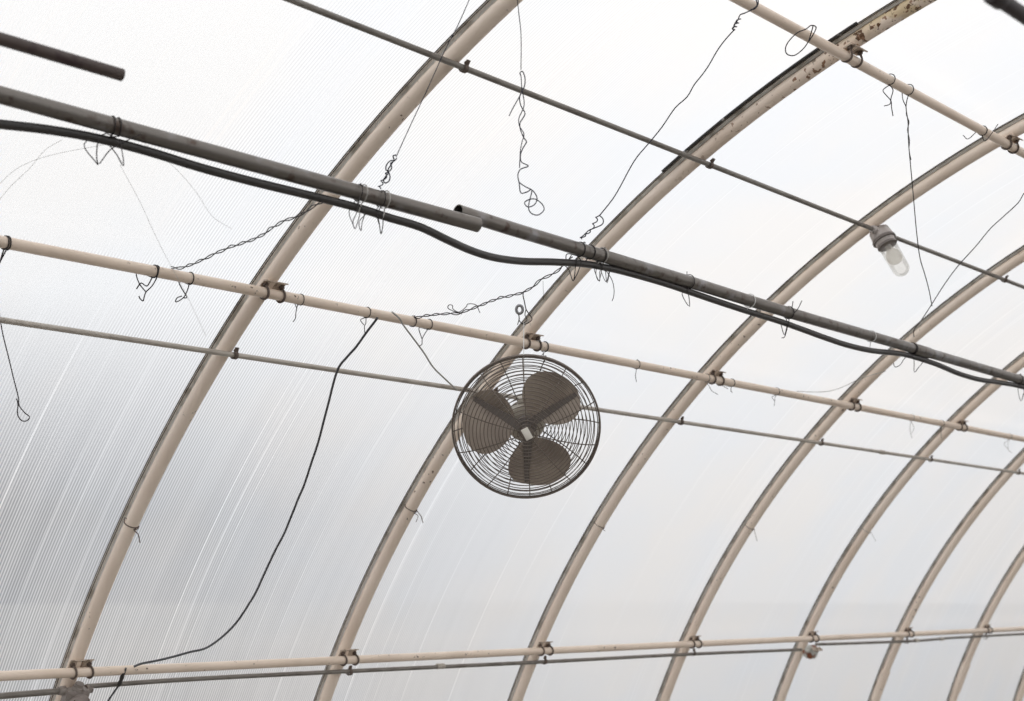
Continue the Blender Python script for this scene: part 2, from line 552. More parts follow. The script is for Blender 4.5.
lane('purlin', TH['mid'], R_PUR, PUR_R, m_purlin, 'beige steel purlin crossing mid photo just above the fan', 'purlin')['group'] = 'beige purlins'
lane('purlin', TH['low'], R_PUR, PUR_R, m_purlin, 'beige steel purlin along the bottom, the lowest of the three beige purlins', 'purlin')['group'] = 'beige purlins'
lane('purlin', TH['top'], R_PUR, PUR_R, m_purlin, 'beige steel purlin crossing the upper right corner, highest of the three', 'purlin', xa=2.2, sag=lambda x: -.003 * max(0, 1 - (x - 2.6) / 2.4))['group'] = 'beige purlins'


def frame_at(x, th):
    er = Vector((0, cos(th), sin(th))); et = Vector((0, -sin(th), cos(th)))
    return Vector((1, 0, 0)), et, er


PLACE = {'mid': 'mid-height beige purlin', 'low': 'lowest beige purlin', 'top': 'top right beige purlin'}
NTH = {1: 'nearest, leftmost rib', 2: 'rib behind the fan', 3: 'jar lamp rib', 4: 'rib right of the jar lamp rib',
       5: 'rib with the white corroded box', 6: 'rib just beyond the white corroded box', 7: 'last rib but one'}
for nm, js in (('mid', (1, 2, 3, 4, 5)), ('low', (1, 2, 3, 4, 5, 6, 7)), ('top', (2, 3))):
    th = TH[nm]
    for j in js:
        x = rib_x(j)
        c = arch(x + .006, R_PUR, th); ex, et, er = frame_at(x, th)
        root = empty('purlin_clamp', c)
        tag(root, 'rusty clamp, %s on the %s' % (PLACE[nm], NTH[j]), 'clamp', 'purlin clamps')
        L = 0.086
        s = [(.004, .0185), (.032, .0185), (.041, .008), (.0440, .0105), (.0345, .0225), (.004, .0225)]
        g = Geo().extrude([c - ex * (L / 2) + et * a + er * b for a, b in s], ex * L)
        g.obj('saddle_bracket', m_clamp, root, smooth=False)
        for k, dx in enumerate((-.031, .033)):
            u = Geo(); rr = PUR_R + .0038
            path = [c + ex * dx + et * rr + er * .022]
            for i in range(13):
                a = pi * i / 12
                path.append(c + ex * (dx + .003 * sin(a)) + et * (rr * cos(a)) - er * (rr * sin(a)))
            path.append(c + ex * dx - et * rr + er * .022)
            u.tube(path, .0037, 8)
            u.lathe(c + ex * dx + et * rr + er * .0185, -er, [(0, .009), (.007, .009)], 6)
            u.obj('u_bolt', m_ubolt, root)


# ------------------------------------------------------------------ thin conduits with straps and couplings
def strap(x, th, parent):
    c = arch(x, R_CON, th); ex, et, er = frame_at(x, th)
    g = Geo(); rr = CON_R + .002
    sec = [(cos(a) * rr, -sin(a) * rr) for a in [pi * i / 10 for i in range(11)]]
    outer = [(p[0] * 1.28, p[1] * 1.28) for p in sec]
    poly = [(rr, .008)] + sec + [(-rr, .008), (-rr * 1.3, .008)] + outer[::-1] + [(rr + .015, .0055), (rr + .015, .008)]
    g.extrude([c - ex * .007 + et * a + er * b for a, b in poly], ex * .014)
    g.lathe(c + et * (rr + .009) + er * .006, -er, [(0, .004), (.003, .004), (.005, .002)], 8)
    return g.obj('strap', m_ubolt, parent)


def coupling(x, th, parent, r_=R_CON, rad=.0125, L=.045):
    g = Geo()
    g.lathe(arch(x - L / 2, r_, th), (1, 0, 0), [(0, rad * .9), (.003, rad), (L * .42, rad), (L * .45, rad * .93), (L * .55, rad * .93), (L * .58, rad), (L - .003, rad), (L, rad * .9)], 16)
    for dx in (-.25, .25):
        g.lathe(arch(x + dx * L, r_, th) - Vector((0, cos(th), sin(th))) * (rad * .9), Vector((0, -cos(th), -sin(th))), [(0, .004), (.004, .0035)], 8)
    return g.obj('coupling', m_conduit, parent)


def x_at_px(px, th, r_):
    a, b = -0.2, 14.0
    for _ in range(60):
        m_ = (a + b) / 2
        if pix(arch(m_, r_, th))[0] < px: a = m_
        else: b = m_
    return (a + b) / 2


cd = lane('conduit', TH['mc'], R_CON, CON_R, m_conduit, 'thin grey conduit passing behind the fan across mid photo', 'conduit')
for j in range(1, 7): strap(rib_x(j) + .020, TH['mc'], cd)
coupling(x_at_px(882, TH['mc'], R_CON), TH['mc'], cd)
cd = lane('conduit', TH['uc'], R_CON, CON_R, m_conduit_dark, 'thin grey conduit descending from the top to the glass jar lamp and right edge', 'conduit', sag=lambda x: .0045 * max(0, 1 - (x - 1.0) / 4.0))
for j, dth in ((1, .0025), (2, .0012), (4, 0)): strap(rib_x(j) + .03, TH['uc'] + dth, cd)
# lowest conduit, in stretches between the boxes
X5 = rib_x(5) + .01
X1 = rib_x(1)
g = Geo(); xs = [0.4, X1 - .07]
lo = lambda x, dt: arch(x, R_CON, TH['lc'] + dt)
g.tube([lo(X1 - 2.1, -.006), lo(X1 - .5, -.006), lo(X1 - .045, -.003)], .0112, 14)
tag(g.obj('conduit', m_conduit_dark), 'thick short grey conduit entering the grey box from the lower left edge', 'conduit')
g = Geo(); xe = X5 - .07
g.tube(smooth_path([lo(X1 + .055, 0), lo(X1 + .5, .0015), lo(X1 + 1.2, 0.001), lo(rib_x(3), -.0005), lo(rib_x(4), -.001), lo(xe, -.0035)]), CON_R, 14)
cd = tag(g.obj('conduit', m_conduit_dark), 'thin grey conduit under the lowest beige purlin, between grey box and white box', 'conduit')
for j in (2, 3, 4): strap(rib_x(j) + .045, TH['lc'], cd)
coupling(x_at_px(440, TH['lc'], R_CON), TH['lc'] + .001, cd)
g = Geo()
g.tube(smooth_path([lo(X5 + .08, .0035), lo(X5 + .6, .002), lo(rib_x(6) + .2, .0005), lo(rib_x(6) + .8, .0025), lo(rib_x(8), .0025), lo(15.5, .0025)]), CON_R, 14)
cd = tag(g.obj('conduit', m_conduit_dark), 'thin dark conduit running right from the white corroded box', 'conduit')
for j in (6, 7): strap(rib_x(j) + .045, TH['lc'], cd)
coupling(x_at_px(916, TH['lc'], R_CON), TH['lc'] + .001, cd)
coupling(x_at_px(941, TH['lc'], R_CON), TH['lc'] + .0015, cd)

# grey cast junction box at the foot of the nearest rib
ex, et, er = frame_at(X1, TH['lc'])
c = arch(X1 + .010, R_CON - .024, TH['lc'] - .010)
root = empty('junction_box', c)
tag(root, 'grey weatherproof junction box at the foot of the nearest rib, bottom left', 'junction box')
g = Geo().box(c + er * .006, ex, et, er, .088, .095, .055, .014)
g.lathe(c + et * .045 + er * .006, et, [(0, .022), (.010, .020), (.012, .015), (.024, .015)], 20)
for s in (-1, 1):
    g.lathe(c + ex * (s * .040) + et * .034 + er * .020, ex * s, [(0, .017), (.014, .016), (.016, .014), (.024, .014)], 18)
g.obj('box_body', m_box, root)
g = Geo().lathe(c - er * .022, -er, [(0, .043), (.010, .043), (.014, .040), (.016, .036), (.028, .026), (.033, .012)], 28)
cv = g.obj('round_cover', m_box, root)
for a in (45, 135, 225, 315):
    g = Geo().lathe(c - er * .032 + ex * (.036 * cos(radians(a))) + et * (.036 * sin(radians(a))), -er, [(0, .006), (.005, .005)], 8)
    g.obj('cover_screw', m_ubolt, cv)
# white box
ex, et, er = frame_at(X5, TH['lc'])
c = arch(X5 + .01, R_CON - .020, TH['lc'] - .0045)
root = empty('junction_box', c)
tag(root, 'small white corroded junction box with rust, under the lowest purlin at right', 'junction box')
g = Geo().box(c, ex, et, er, .085, .075, .045, .010)
for s in (-1, 1): g.lathe(c + ex * (s * .040), ex * s, [(0, .016), (.03, .014)], 14)
g.obj('box_body', m_whitebox, root)
g = Geo().box(c - er * .026, ex, et, er, .078, .068, .008, .003)
g.lathe(c - er * .030, -er, [(0, .022), (.012, .018), (.014, .010)], 16)
g.obj('cover_plate', m_whitebox, root)
g = Geo().extrude([c - er * .02 + et * .036 - ex * .05, c - er * .045 + et * .030 - ex * .05, c - er * .047 + et * .034 - ex * .05, c - er * .02 + et * .041 - ex * .05], ex * .10)
g.obj('cover_flap', m_clamp, root, smooth=False)

# ------------------------------------------------------------------ jar lamp
xl = x_at_px(879.5, TH['uc'], R_CON)
th = TH['uc']; ex, et, er = frame_at(xl, th)
c = arch(xl, R_CON, th) + er * .006 - et * .001
ax = (-er + ex * 0.02).normalized()
root = empty('jar_lamp', c)
tag(root, 'unlit jar lamp with a clear glass globe hanging from the upper conduit', 'lamp')
g = Geo().lathe(c - ax * .003, ax, [(0, .036), (.002, .040), (.006, .042), (.031, .045), (.041, .046), (.045, .043)], 32)
for s in (-1, 1): g.lathe(c + ax * .006 + ex * (s * .036), ex * s, [(0, .019), (.018, .017), (.020, .014), (.030, .014)], 18)
g.obj('lamp_body', m_fixture, root)
g = Geo().lathe(c + ax * .042, ax, [(0, .046), (.002, .050), (.010, .050), (.012, .044)], 32)
g.obj('flange', m_ring, root)
g = Geo().lathe(c + ax * .054, ax, [(0, .042), (.014, .040), (.016, .038)], 32)
g.obj('collar', m_fixture, root)
g = Geo().lathe(c + ax * .070, ax, [(0, .040), (.003, .042), (.009, .042), (.012, .036)], 32)
g.obj('retaining_ring', m_ring, root)
prof = [(.080, .034), (.092, .037), (.130, .0365), (.192, .035)]
for i in range(1, 9):
    a = pi / 2 * i / 8
    prof.append((.192 + .034 * sin(a), .035 * cos(a)))
Geo().lathe(c, ax, prof, 32).obj('glass_globe', m_glass, root)
Geo().lathe(c, ax, [(.078, .014), (.096, .015), (.106, .020), (.120, .029), (.136, .0315), (.152, .029), (.163, .019), (.168, .004)], 24).obj('light_bulb', m_bulb, root)


# ------------------------------------------------------------------ big pipes hung on wires
def hollow(g, pts, rad, open_start=False, open_end=False):
    g.tube(pts, rad, 24, cap=False)
    P = [Vector(p) for p in pts]
    for end, flag in ((0, open_start), (-1, open_end)):
        c = P[end]; d = (P[1] - P[0]).normalized() if end == 0 else (P[-2] - P[-1]).normalized()
        if flag:
            g.lathe(c, d, [(0, rad), (0.0, rad * .86), (.12, rad * .86)], 24, cap0=False)
        else:
            g.lathe(c, d, [(0, rad), (.002, rad)], 24)


PIPE1 = [(0, 94.8, 3.15), (478, 225, 3.90)]
a1, b1 = at(*PIPE1[0]), at(*PIPE1[1])
a1 = a1 - (b1 - a1) * .5
P1R = .0205
g = Geo(); hollow(g, [a1 + (b1 - a1) * (i / 12) for i in range(13)], P1R, False, True)
pipe1 = g.obj('hanging_pipe', m_pipe)
tag(pipe1, 'thick dark grey pipe from the left edge, its open end overlapping the second pipe', 'pipe', 'dark hanging pipes')
P2PX = [(458, 211.5), (507, 227.3), (560, 243.3), (680, 279), (780, 310), (880, 338.8), (1024, 380.7), (1150, 418), (1290, 459)]


def d2(px): return 1 / (1 / 4.00 + (1 / 6.75 - 1 / 4.00) * (px - 459) / (1024 - 459))


def d1(px): return 1 / (1 / 3.15 + (1 / 3.88 - 1 / 3.15) * px / 478)


g = Geo(); P2R = .0210
pts2 = smooth_path([at(px, py, d2(px)) for px, py in P2PX], 8)
hollow(g, pts2, P2R, True, False)
pipe2 = g.obj('hanging_pipe', m_pipe)
tag(pipe2, 'thick dark grey pipe starting mid photo and running down to the right edge', 'pipe', 'dark hanging pipes')
ca, cb = at(913.5, 348.6, d2(913.5)), at(929, 353.2, d2(929))
g = Geo().tube([ca, ca + (cb - ca) * .05, cb - (cb - ca) * .05, cb], [P2R * 1.02, P2R * 1.16, P2R * 1.16, P2R * 1.02], 24)
g.obj('pipe_coupling', m_pipe, pipe2)


def pipe_at(px):
    """centre of the hanging pipe, its radius"""
    if px < 455:
        return at(px, 94.8 + (225 - 94.8) * px / 478, d1(px)), P1R
    best = min(pts2, key=lambda p: abs(pix(p)[0] - px))
    i = pts2.index(best)
    j = i + 1 if pix(best)[0] <= px else i - 1
    j = max(0, min(len(pts2) - 1, j))
    q = pts2[j]; x0_, x1_ = pix(best)[0], pix(q)[0]
    t = 0 if abs(x1_ - x0_) < 1e-6 else (px - x0_) / (x1_ - x0_)
    return best + (q - best) * t, P2R


# short pipe, upper left; dark pipe, top right corner
a, b = at(-160, -8.5, 2.60), at(122, 75.0, 3.0)
g = Geo(); hollow(g, [a + (b - a) * (i / 6) for i in range(7)], .0136, False, True)
tag(g.obj('hanging_pipe', m_brown), 'short thin brown pipe end in the top left corner', 'pipe', 'dark hanging pipes')
a, b = at(991, -6.5, 2.45), at(1078, 52.0, 2.75)
g = Geo(); hollow(g, [a + (b - a) * (i / 6) for i in range(7)], .0138, True, False)
o = g.obj('hanging_pipe', m_black); tag(o, 'dark brown pipe end poking out of the top right corner', 'pipe', 'dark hanging pipes')
d_ = (b - a).normalized()
g = Geo().tube([a + d_ * .002, a + d_ * .006, a + d_ * .040, a + d_ * .046], [.0150, .0178, .0178, .0145], 22)
g.obj('pipe_coupling', m_black, o)

# black hose along the pipes
HOSE = [(-60, 118), (0, 124.2), (50, 130), (98, 138.5), (150, 152), (200, 167.5), (256, 182.5), (320, 198), (360, 208.5), (390, 218), (420, 227), (448.5, 240.5), (471, 250.5), (494, 257.5),
        (521.5, 261.2), (553.5, 262), (585, 264), (610, 268.5), (631.5, 273.8), (660, 282), (680, 288.5), (712, 299.6), (745, 310.5), (780, 321.5), (803, 329.7), (825.7, 338), (848.5, 345.5),
        (871, 350.5), (890, 352.5), (903, 354.2), (915.7, 357.5), (937, 364.5), (958.5, 373.5), (980, 379.7), (1001, 382.7), (1023, 387), (1060, 398), (1140, 422), (1280, 463)]


def hose_d(px):
    d = d1(px) if px < 430 else d2(px) if px > 520 else d1(430) + (d2(520) - d1(430)) * (px - 430) / 90
    return d + .012


g = Geo().tube(smooth_path([at(px, py, hose_d(px)) for px, py in HOSE], 5), .0113, 14)
tag(g.obj('hose', m_hose), 'black rubber hose drooping below the long dark pipes', 'hose')


# ------------------------------------------------------------------ wires
def wire(name, pts, rad, mat, label, cat='wire', group=None, k=5, sides=6):
    g = Geo().tube(smooth_path(pts, k), rad, sides)
    o = g.obj(name, mat); tag(o, label, cat, group)
    return o


def P(pxs, d):
    """pixels and a depth, or a function of px giving it"""
    return [at(x, y, d(x) if callable(d) else d) for x, y in pxs]


def loop_pts(c, axis, r_, turns=1.0, start=None, pitch=.006, n=14):
    axis = axis.normalized(); u = (start - axis * start.dot(axis)).normalized(); w = axis.cross(u)
    m_ = int(n * turns) + 1
    return [c + (u * cos(2 * pi * i / n) + w * sin(2 * pi * i / n)) * r_ + axis * (pitch * (i / n)) for i in range(m_)]


def tie(c, axis, rad, tails, mat, label, wr=.0014, turns=1.0, name='wire_tie', group=None, dist=None, pitch=.006):
    """wire wound round a tube at c, with ends bent to the given places"""
    g = Geo(); d = depth_of(c)
    lp = loop_pts(c, axis, rad + wr, turns, start=DOWN, pitch=pitch)
    first = tails[0] if tails else []
    t1 = [at(x, y, d - rad * .5) for x, y in first]
    g.tube(smooth_path(lp + t1, 4), wr, 6)
    for t in tails[1:]:
        t2 = [lp[0]] + [at(x, y, d - rad * .3) for x, y in t]
        g.tube(smooth_path(t2, 4), wr, 6)
    o = g.obj(name, mat)
    tag(o, label, 'wire tie', group)
    return o


AX1 = (b1 - a1).normalized(); AX2 = (pts2[30] - pts2[20]).normalized(); EX = Vector((1, 0, 0))
GP = 'wire ties on the hanging pipes'
c, r_ = pipe_at(108)
tie(c, AX1, r_, [[(99, 140), (98, 164), (110, 150), (126, 141), (141, 134)], [(84, 144), (98, 165)], [(118, 140), (122, 151), (123.5, 166), (117, 155), (110, 146)]], m_wire, 'dark wire tie wound twice round the left pipe above thin bent ends', .0012, 2.0, group=GP, pitch=.014)
c, r_ = pipe_at(357)
tie(c, AX1, r_, [[(357.5, 210), (353, 221), (355, 229), (358, 221), (360, 213)], [(349, 212), (354.5, 228)], [(364, 213), (362, 223), (361, 231), (359, 222), (366, 214)]], m_wire, 'wire tie with tangled ends on the left pipe, left of the coiled wire', .0010, 1.5, group=GP)
c, r_ = pipe_at(361.5)
tie(c, AX1, r_ + .002, [[(360, 208), (358.5, 213)]], m_wire_pale, 'pale string round the left pipe beside tangled dark ends', .0014, 1.0, name='string_tie', group=GP)
c, r_ = pipe_at(384)
tie(c, AX1, r_ + .002, [[(384, 214), (382.5, 219)]], m_wire_pale, 'pale string tie on the left pipe directly under the coiled wire', .0014, 1.0, name='string_tie', group=GP)
c, r_ = pipe_at(380)
tie(c, AX1, r_, [[(378, 214), (379.5, 225), (381, 234), (383, 224), (382.5, 214)], [(376, 212), (379, 224)]], m_wire, 'dark wire tie with a pointed tail under the coiled wire', .0012, 1.0, group=GP)
c, r_ = pipe_at(578)
tie(c, AX2, r_, [[(577, 258), (573.5, 281), (569, 270), (563, 264)], [(581, 262), (578, 272), (574, 280)], [(567, 254), (566, 262)]], m_wire, 'dark wire tie on the second pipe left of the lower end of the long hanger', .0013, 1.6, group=GP, pitch=.012)
c, r_ = pipe_at(589)
tie(c, AX2, r_, [[(588, 258), (585, 262)]], m_wire, 'plain dark wire loop on the second pipe between two tangled ties', .0013, 1.0, group=GP)
c, r_ = pipe_at(600)
tie(c, AX2, r_ + .001, [[(596, 270), (599, 281), (602, 268)], [(594, 268), (599.5, 281.5), (600, 270), (606, 282), (609, 272)], [(611, 278), (614, 289), (613.5, 297), (612, 301)], [(605, 270), (607, 283), (610.5, 268)]], m_wire, 'tangled wire tie with the longest curling tail, on the second pipe', .0010, 1.6, group=GP)
c, r_ = pipe_at(601)
tie(c, AX2, r_ + .003, [[(599, 262), (595, 269)]], m_wire_pale, 'pale string round the second pipe over the curling tail tie', .0014, 1.0, name='string_tie', group=GP)
c, r_ = pipe_at(688)
tie(c, AX2, r_ + .002, [[(688, 290), (689.5, 306.5), (682, 294), (688, 288)], [(687, 276), (687, 271.5)]], m_wire, 'thin dark wire tie enclosing pipe and hose, midway along the second pipe', .0012, 1.0, group=GP)
c, r_ = pipe_at(749)
tie(c, AX2, r_ + .002, [[(749, 306), (745.5, 313)]], m_white, 'white string tie round the second pipe right of its middle', .0013, 1.0, name='string_tie', group=GP)
c, r_ = pipe_at(788)
tie(c, AX2, r_ + .001, [[(787, 322), (784.5, 335), (781, 325)], [(789, 320), (785, 336), (781.5, 338)], [(792, 307), (793, 301)], [(797, 310), (802, 300.5)]], m_wire, 'dark crossed wire tie with ends sticking up, under the jar lamp', .0013, 1.2, group=GP)
c, r_ = pipe_at(870.5)
tie(c, AX2, r_ + .001, [[(870, 346), (868, 350)]], m_white, 'white string tie round the second pipe left of its coupling', .0012, 1.0, name='string_tie', group=GP)
c, r_ = pipe_at(911)
tie(c, AX2, r_, [[(905, 358), (900, 365), (895, 367), (893.5, 363)], [(914, 360), (914.3, 372), (919, 367), (924, 361)]], m_wire, 'dark wire tie beside the coupling of the second pipe', .0013, 2.0, group=GP, pitch=.010)
c, r_ = pipe_at(1018)
tie(c, AX2, r_, [[(1018, 389), (1021, 401), (1024, 392)], [(1024, 390), (1022, 400)]], m_wire, 'dark wire tie on the second pipe at the right edge', .0013, 1.6, group=GP)


def mid_pt(px, nm='mid'):
    return arch(x_at_px(px, TH[nm], R_PUR), R_PUR, TH[nm])


GM = 'wire ties on the beige purlins'


def ptie(px, tails, label, mat=None, wr=.0013, nm='mid', turns=1.0):
    return tie(mid_pt(px, nm), EX, PUR_R, tails, mat or m_wire, label, wr, turns, group=GM)


ptie(4, [[(3, 252), (0, 262)], [(7, 248), (2, 258), (-3, 268)]], 'dark wire wound round the beige purlin at the left edge', turns=2.2, wr=.0016)
wire('hanging_wire', P([(-3, 268), (-2, 300), (2, 330), (8, 355), (14, 380), (18.5, 398), (19, 405)], 4.05) +
     P([(24, 412), (29.5, 417), (26, 421), (21, 420), (17.5, 414), (18, 404), (16.5, 398.5)], 4.03), .0014, m_wire, 'dark wire hanging at the left edge, ending in a small teardrop loop')
ptie(153, [[(157, 277), (152, 286), (146, 292), (144, 298), (143, 301), (140, 298.5), (139, 296)], [(147, 286), (141, 283), (136.5, 289)], [(137, 272), (139, 283), (146, 292)]], 'dark looped wire ends hanging from the purlin, larger of the left pair', turns=1.7, wr=.0016)
ptie(189, [[(189, 285), (184, 297), (176, 302), (177, 298), (182, 296)], [(179, 281), (182, 289), (187, 297), (184, 298)]], 'dark looped wire on the purlin where the twisted wire starts, near the left rib', turns=1.3, wr=.0015)
ptie(299.5, [[(298, 304), (296, 312), (295.5, 318), (293, 322)], [(294.5, 302), (297, 309)]], 'short wire tail just right of the clamp on the nearest rib', wr=.0012)
ptie(366, [[(366, 322), (364.5, 326), (364.8, 333)], [(360.5, 320), (364, 325)]], 'small wire tie where the black drop cord leaves the purlin', turns=1.4, wr=.0012)
ptie(412, [[(405, 324), (400, 321), (396, 316)]], 'wire wrapped round the purlin at the left end of the twisted hanger wire', turns=1.5, wr=.0015)
ptie(428, [[(428, 329), (422.5, 338), (422, 344), (419.5, 346)], [(419, 328), (422, 339)]], 'wire tie with a hooked tail right of the grey slanting wire', wr=.0013)
ptie(636, [[(636, 372), (635.5, 376), (636.5, 382)]], 'small wire tie alone on the purlin right of the fan', turns=1.5, wr=.0011)
ptie(706, [[(709, 386), (712, 391), (718, 394.5)]], 'short wire curl on the purlin left of the clamp on the jar lamp rib', wr=.0010)
ptie(731, [[(731, 391), (732.5, 392.5)], [(722, 385), (728, 389)]], 'wire bits on the purlin just right of the clamp on the jar lamp rib', wr=.0012)
ptie(776, [[(775, 398), (774.3, 406)], [(772, 397), (774.5, 401)]], 'thin wire tie hanging from the purlin midway between third and fourth ribs', wr=.0010)
ptie(911, [[(910, 427), (910.5, 433), (912, 438)], [(914, 428), (911, 434)]], 'thin wire tie hanging between fourth and fifth rib clamps', wr=.0010, mat=m_wire_pale)
ptie(941, [[(941, 433), (941.5, 439)]], 'tiny wire tie left of the clamp on the fifth rib', wr=.0011)
ptie(1009, [[(1008, 444), (1008.5, 450), (1012, 453)], [(1004, 444), (1008, 449)]], 'pale wire tie on the mid purlin at the right edge', wr=.0011, mat=m_wire_pale)

# twisted double wires
def twisted(pts, rad, amp, turns, mat, label, name='twisted_wire'):
    sp_ = smooth_path(pts, 10); n = len(sp_)
    L = [0.0]
    for i in range(1, n): L.append(L[-1] + (sp_[i] - sp_[i - 1]).length)
    g = Geo()
    for s, wob in ((0, 1.0), (pi, 0.8)):
        path = []
        N = max(60, int(turns * 12))
        for i in range(N + 1):
            q = L[-1] * i / N
            k = max(0, min(n - 2, next((a for a in range(n - 1) if L[a + 1] >= q), n - 2)))
            t = (q - L[k]) / max(1e-9, L[k + 1] - L[k])
            p = sp_[k].lerp(sp_[k + 1], t); T = (sp_[k + 1] - sp_[k]).normalized()
            u = T.cross(FWD).normalized(); w = T.cross(u)
            ph = 2 * pi * turns * i / N + s + .5 * sin(i * .11)
            am = amp * wob * (.65 + .35 * sin(i * .23 + s))
            path.append(p + (u * cos(ph) + w * sin(ph) * .5) * am)
        g.tube(path, rad, 6)
    o = g.obj(name, mat); tag(o, label, 'wire')
    return o


dA, dB = depth_of(mid_pt(174)), d1(322)
twisted(P([(171, 268), (186, 266.5), (202, 260), (220, 251), (240, 244), (262, 235), (281, 222), (300, 215), (322, 201)], lambda x: dA + (dB - dA) * (x - 171) / 151), .0013, .0055, 7.5, m_wire, 'twisted double wire sloping up from the purlin to the left pipe')
dC, dD = depth_of(mid_pt(412)), d2(578)
dW = lambda x: dC + (dD + .03 - dC) * (x - 412) / 166
twisted(P([(410, 318), (425, 316), (446, 313.5), (460, 313), (474, 308), (488, 302), (506, 296.5), (524, 292), (534, 286), (543, 278), (556, 272), (566, 262), (572, 256)], dW), .0014, .0055, 9, m_wire, 'twisted double wire carrying the fan, from the purlin to the second pipe')
wire('wire_curl', P([(462, 314), (453, 311), (448, 308), (449, 305), (452.5, 305.5), (453, 309), (459, 312), (466, 307), (468, 304), (476, 305), (480, 313)], dW(462)), .0012, m_wire, 'small loose wire curl on the twisted wire left of the fan hook')
g = Geo().tube(P([(543, 281), (543.5, 300)], dW(543)), .0006, 5)
tag(g.obj('fine_wire', m_wire), 'fine short wire dropping from the twisted wire right of the chrome ring', 'wire')

# wire up from the left pipe with its coil, and the long hanger to the top purlin
def zig(pts, amp, n, d):
    """coil drawn along a line of pixels"""
    out = []
    for i in range(n * 8 + 1):
        t = i / (n * 8)
        k = t * (len(pts) - 1); a = min(int(k), len(pts) - 2); f = k - a
        x = pts[a][0] + (pts[a + 1][0] - pts[a][0]) * f; y = pts[a][1] + (pts[a + 1][1] - pts[a][1]) * f
        ph = 2 * pi * i / 8; dd = d(x) if callable(d) else d
        out.append(at(x + amp * cos(ph), y + amp * .4 * sin(ph), dd + .004 * sin(ph)))
    return out


dt = 3.74
g = Geo()
g.tube(smooth_path(P([(470, -2), (458, 25), (445, 50), (428, 88), (412, 122), (396, 157)], dt), 4), .0011, 6)
g.tube(smooth_path(P([(396, 155), (393, 156), (394, 160), (390, 161), (386.5, 165), (386, 170), (389, 172), (384, 179), (385, 183), (389, 181), (390, 176), (388, 170), (391, 165), (394, 160)], dt), 4), .0016, 6)
g.tube(zig([(395, 158), (388, 172), (382, 182), (379, 189)], 1.8, 4, dt), .0014, 6)
tag(g.obj('hanger_wire', m_wire_blue), 'thin wire with a coiled end rising from the left pipe to the top edge', 'wire')
dT, dBt = depth_of(mid_pt(748, 'top')), d2(580)
dH = lambda x: dBt + (dT - dBt) * (x - 580) / 168
g = Geo()
g.tube(smooth_path(P([(600, 215), (612, 200), (620, 187), (629, 170), (637, 157), (649, 143), (662, 127), (675, 108), (687, 97), (694, 85), (702, 75), (709, 65), (717, 51), (725, 40), (735, 29)], dH), 3), .0015, 6)
g.tube(smooth_path(P([(599, 215), (603, 219), (602.5, 224), (597, 227), (592, 229), (588, 231), (584, 235), (580, 238)], dH), 4), .0015, 6)
g.tube(zig([(599, 214), (595, 222), (591, 230), (585, 235), (580, 239)], 1.7, 5, dH), .0015, 6)
g.tube(smooth_path(P([(733, 29), (735, 23), (738, 20), (740, 15), (745, 13), (753, 9), (757, 5), (756, -1)], dT - .02), 4), .0016, 6)
g.tube(zig([(733, 30), (736, 25), (739, 19)], 1.7, 3, dT - .02), .0015, 6)
g.tube(loop_pts(mid_pt(752, 'top'), EX, PUR_R + .002, 1.0, DOWN), .0016, 6)
tag(g.obj('hanger_wire', m_wire_blue), 'long slanting hanger wire from the top purlin to the second pipe', 'wire')

# tangle hanging at top centre
dz = 3.8
g = Geo()
g.tube(smooth_path(P([(517, -4), (519, 15), (521, 35), (521, 70)], dz), 5), .0011, 6)
g.tube(smooth_path(P([(521, 76), (520, 73), (522.5, 71.5), (525, 78), (524.5, 86), (521.5, 92), (519.5, 98), (521, 106), (525, 113), (523, 118), (520, 123), (520.5, 130), (524, 138), (526.5, 142), (523, 148), (520.5, 155),
                      (521.5, 162), (528.5, 166), (521, 169), (518, 174), (518.5, 180), (520, 183), (526, 187), (532, 190), (536, 195), (537, 200), (534, 205), (528, 207), (524.5, 203), (528, 200), (535, 199), (542, 204), (544, 210), (538, 215), (531, 213), (528.5, 206), (532, 190), (527, 192), (521, 193), (519.5, 186), (519, 181)], dz), 4), .0014, 6)
g.tube(smooth_path(P([(521, 76), (522, 90), (524, 100), (523.5, 108), (519, 118), (519.5, 126), (524, 134), (522, 142), (520.5, 150), (520, 158), (519.5, 168)], dz + .004), 4), .0012, 6)
g.tube(smooth_path(P([(521, 94), (517, 101), (513, 108), (509, 116)], dz), 4), .0013, 6)
tag(g.obj('hanging_wire', m_wire_blue), 'knotted wire hanging from the top centre, ending in curled loops', 'wire')

# top right loops and wires
dR = depth_of(mid_pt(790, 'top'))
wire('wire_loop', P([(809, 41), (814, 33), (816, 27), (811, 25.5), (806, 29), (797, 33), (789, 41), (785.5, 48), (787, 54), (794, 55.5), (802, 50), (808, 42), (812, 30), (813, 26)], dR - .03), .0015, m_wire, 'open oval wire loop on the top right purlin, left of its clamp', 'wire')
ptie(889.5, [[(883, 90), (886, 95), (891, 101), (891.5, 107), (893, 116)], [(893, 90), (891, 98), (890, 104), (884, 106)]], 'short knotted wire tie on the top purlin right of the clamp', nm='top', wr=.0014)
c = mid_pt(908, 'top')
g = Geo()
g.tube(smooth_path(loop_pts(c, EX, PUR_R + .0015, 1.0, DOWN) + P([(906, 107), (908, 122), (908.5, 142), (911, 170), (913, 192), (915, 215), (917, 236), (920, 258), (925, 275), (929, 290), (932, 306)], lambda x: 4.85 + (x - 905) * .01), 4), .0014, 6)
g.tube(smooth_path(P([(902, 92), (903, 100), (906, 107), (906.5, 115), (909, 122), (907.5, 130), (909.5, 140), (909, 150), (911, 160)], 4.86), 4), .0013, 6)
tag(g.obj('hanging_wire', m_wire), 'long thin wire hanging from the top purlin past the jar lamp', 'wire')
